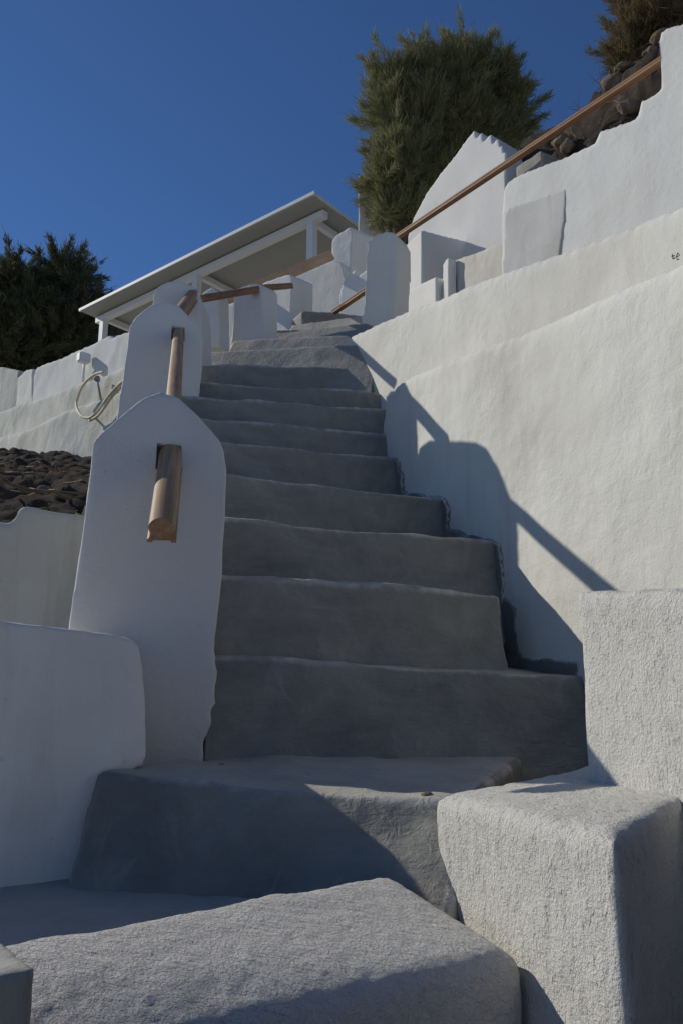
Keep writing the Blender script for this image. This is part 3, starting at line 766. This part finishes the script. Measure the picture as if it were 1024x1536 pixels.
# ------------------------------------------------------------------ trees
def tree(name, label, base, lobes, n, blen, mat, trunk_r, group, seed, up=.6, tuft=9, width=.010, plume=.3):
    rng = np.random.default_rng(seed)
    root = empty(name, base); tag(root, label, 'tree', group)
    # trunk and limbs
    bm = bmesh.new()
    for i, (c, r) in enumerate(lobes):
        mid_ = base.lerp(c, .5) + Vector(rng.normal(0, .08, 3))
        pts = smoothpts([base - dz(.3), base.lerp(mid_, .4) + Vector(rng.normal(0, .03, 3)), mid_, c], 5)
        m_ = len(pts)
        tube(bm, pts, [trunk_r * (1 - .85 * j / (m_ - 1)) for j in range(m_)], 7)
    link('trunk', mesh_of(bm, 'trunk', True), M['bark'], root)
    # crown: sprays of narrow leaf blades growing outward and up from points spread through the crown
    vol = np.array([r[0] * r[1] * r[2] for c, r in lobes]); vol = vol ** .8; vol /= vol.sum()
    O, AX = [], []
    def put(p, ax):
        ax = ax + rng.normal(0, .22, 3); O.append(p); AX.append(ax / np.linalg.norm(ax))
    for (c, r), w in zip(lobes, vol):
        k_ = int(n * w); c_ = np.array(c); r_ = np.array(r)
        for _ in range(int(k_ * .5)):          # inner fill
            d = rng.normal(0, 1, 3); d /= np.linalg.norm(d)
            put(c_ + d * r_ * rng.uniform(.1, .85), d * .7 + np.array((0, 0, up)))
        per = 34
        for _ in range(max(1, int(k_ * .5 / per))):   # plumes: sprays along a drooping or rising shoot
            d = rng.normal(0, 1, 3); d /= np.linalg.norm(d)
            p = c_ + d * r_ * rng.uniform(.55, .95) * (1 + .25 * noise.noise(Vector(d * 2.2) + c))
            ax = d * .8 + np.array((0, 0, up)) + rng.normal(0, .25, 3); ax /= np.linalg.norm(ax)
            ln = plume * rng.uniform(.6, 1.5)
            for t in rng.random(per):
                put(p + ax * ln * (t - .3) + rng.normal(0, plume * .13 * (1.1 - t), 3), ax)
    O = np.repeat(np.array(O), tuft, 0); AX = np.repeat(np.array(AX), tuft, 0); m_ = len(O)
    unit = lambda a: a / np.linalg.norm(a, axis=1, keepdims=True)
    A = unit(AX + rng.normal(0, .30, (m_, 3))); Sd = unit(np.cross(A, rng.normal(0, 1, (m_, 3))))
    L = (blen * rng.uniform(.4, 1.3, m_) * np.where(rng.random(m_) < .06, 1.8, 1))[:, None]
    o = O + AX * L * rng.uniform(0, .8, (m_, 1)) + rng.normal(0, blen * .15, (m_, 3)); wd = (width * rng.uniform(.6, 1.3, m_))[:, None]
    V = np.stack([o - Sd * wd * .4, o + Sd * wd * .4, o + A * L * .55 + Sd * wd, o + A * L, o + A * L * .55 - Sd * wd], 1).reshape(-1, 3)
    me = bpy.data.meshes.new('crown')
    me.vertices.add(m_ * 5); me.vertices.foreach_set('co', V.ravel().astype(np.float32))
    me.loops.add(m_ * 5); me.loops.foreach_set('vertex_index', np.arange(m_ * 5, dtype=np.int32))
    me.polygons.add(m_); me.polygons.foreach_set('loop_start', np.arange(m_, dtype=np.int32) * 5)
    me.update(calc_edges=True); me.validate()
    link('crown', me, M[mat], root)
    return root
def lobe(x, y, Y, rx, ry=None, rz=None): return (pt(x, y, Y), (rx, ry or rx, rz or rx))
tg = 'feathery trees'
tree('feathery_tree', 'big feathery tree behind the white gable wall', pt(600, 345, 7.9),
     [lobe(600, 250, 7.9, .42, .4, .55), lobe(625, 180, 8.0, .5, .5, .55), lobe(680, 140, 8.2, .55, .5, .5), lobe(735, 135, 8.3, .42, .45, .4), lobe(690, 210, 8.2, .65, .55, .45), lobe(765, 165, 8.4, .28, .35, .5), lobe(580, 170, 7.9, .3, .3, .42), lobe(595, 300, 7.85, .32, .3, .22), lobe(700, 90, 8.2, .3, .3, .3), lobe(650, 270, 8.1, .4, .4, .4), lobe(590, 265, 7.8, .38, .35, .4), lobe(605, 318, 7.75, .24, .25, .2), lobe(578, 312, 7.75, .2, .22, .2), lobe(740, 200, 8.3, .45, .4, .4), lobe(590, 115, 7.95, .28, .3, .3), lobe(640, 105, 8.0, .3, .3, .28), lobe(650, 190, 8.2, .55, .5, .5)],
     44000, .075, 'leaf', .09, tg, 3, .75, 8, .0027, .25)
tree('feathery_tree', 'brownish feathery tree above the earth bank at the top right', pt(985, 130, 6.6),
     [lobe(1000, 20, 6.6, .42, .4, .5), lobe(955, 60, 6.7, .28, .3, .32), lobe(935, 95, 6.8, .2, .25, .2), lobe(1040, 30, 6.6, .5, .4, .5), lobe(985, -30, 6.6, .5, .4, .4)],
     17000, .07, 'leaf_brown', .08, tg, 5, .7, 8, .0025, .22)
for lab, px, top, Y, R, sd in (('dark bushy tree nearest the pavilion post on the left', 95, 430, 15.5, 1.1, 11), ('dark bushy tree cut by the left edge', 15, 450, 15.0, 1.0, 12)):
    c = pt(px, top, Y)
    tree('dark_tree', lab, pt(px, 620, Y),
         [(c + Vector((0, 0, .35)), (R * .55, R * .6, R * .55)), (c + Vector((-.55, 0, -.4)), (R * .75, R * .7, R * .7)), (c + Vector((.45, 0, -.35)), (R * .62, R * .7, R * .62)), (c + Vector((0, 0, -1.3)), (R * 1.1, R, R * .9)), (c + Vector((.75, .1, -.95)), (R * .5, R * .6, R * .6))],
         12000, .11, 'leaf_dark', .12, 'dark trees at the left', sd, .4, 8, .007, .45)

# ------------------------------------------------------------------ light, sky, camera
w = bpy.data.worlds.new('World'); scene.world = w; w.use_nodes = True
nt = w.node_tree; bg = nt.nodes['Background']
sky = nt.nodes.new('ShaderNodeTexSky'); sky.sky_type = 'NISHITA'; sky.sun_disc = False
sky.sun_elevation = math.asin(SUN.z); sky.sun_rotation = math.atan2(SUN.x, SUN.y)
sky.altitude = 2000; sky.air_density = 1.0; sky.dust_density = .15; sky.ozone_density = 10.0
nt.links.new(sky.outputs[0], bg.inputs[0]); bg.inputs[1].default_value = .0645
sl = bpy.data.lights.new('sun', 'SUN'); sl.energy = 2.38; sl.angle = math.radians(.5); sl.color = (1, .94, .84)
so = bpy.data.objects.new('sun', sl); COL.objects.link(so); so.location = (-20, 10, 20)
so.rotation_euler = SUN.to_track_quat('Z', 'Y').to_euler()
cam = bpy.data.cameras.new('camera'); co = bpy.data.objects.new('camera', cam); COL.objects.link(co)
cam.sensor_fit = 'VERTICAL'; cam.sensor_height = 24; cam.lens = 24 * F / 1536
cam.clip_start = .02; cam.clip_end = 2000
co.location = (0, 0, EZ); co.rotation_euler = (math.pi / 2 + TH, 0, 0)
scene.camera = co
scene.view_settings.view_transform = 'Standard'; scene.view_settings.look = 'None'
scene.view_settings.exposure = .44; scene.view_settings.gamma = 1
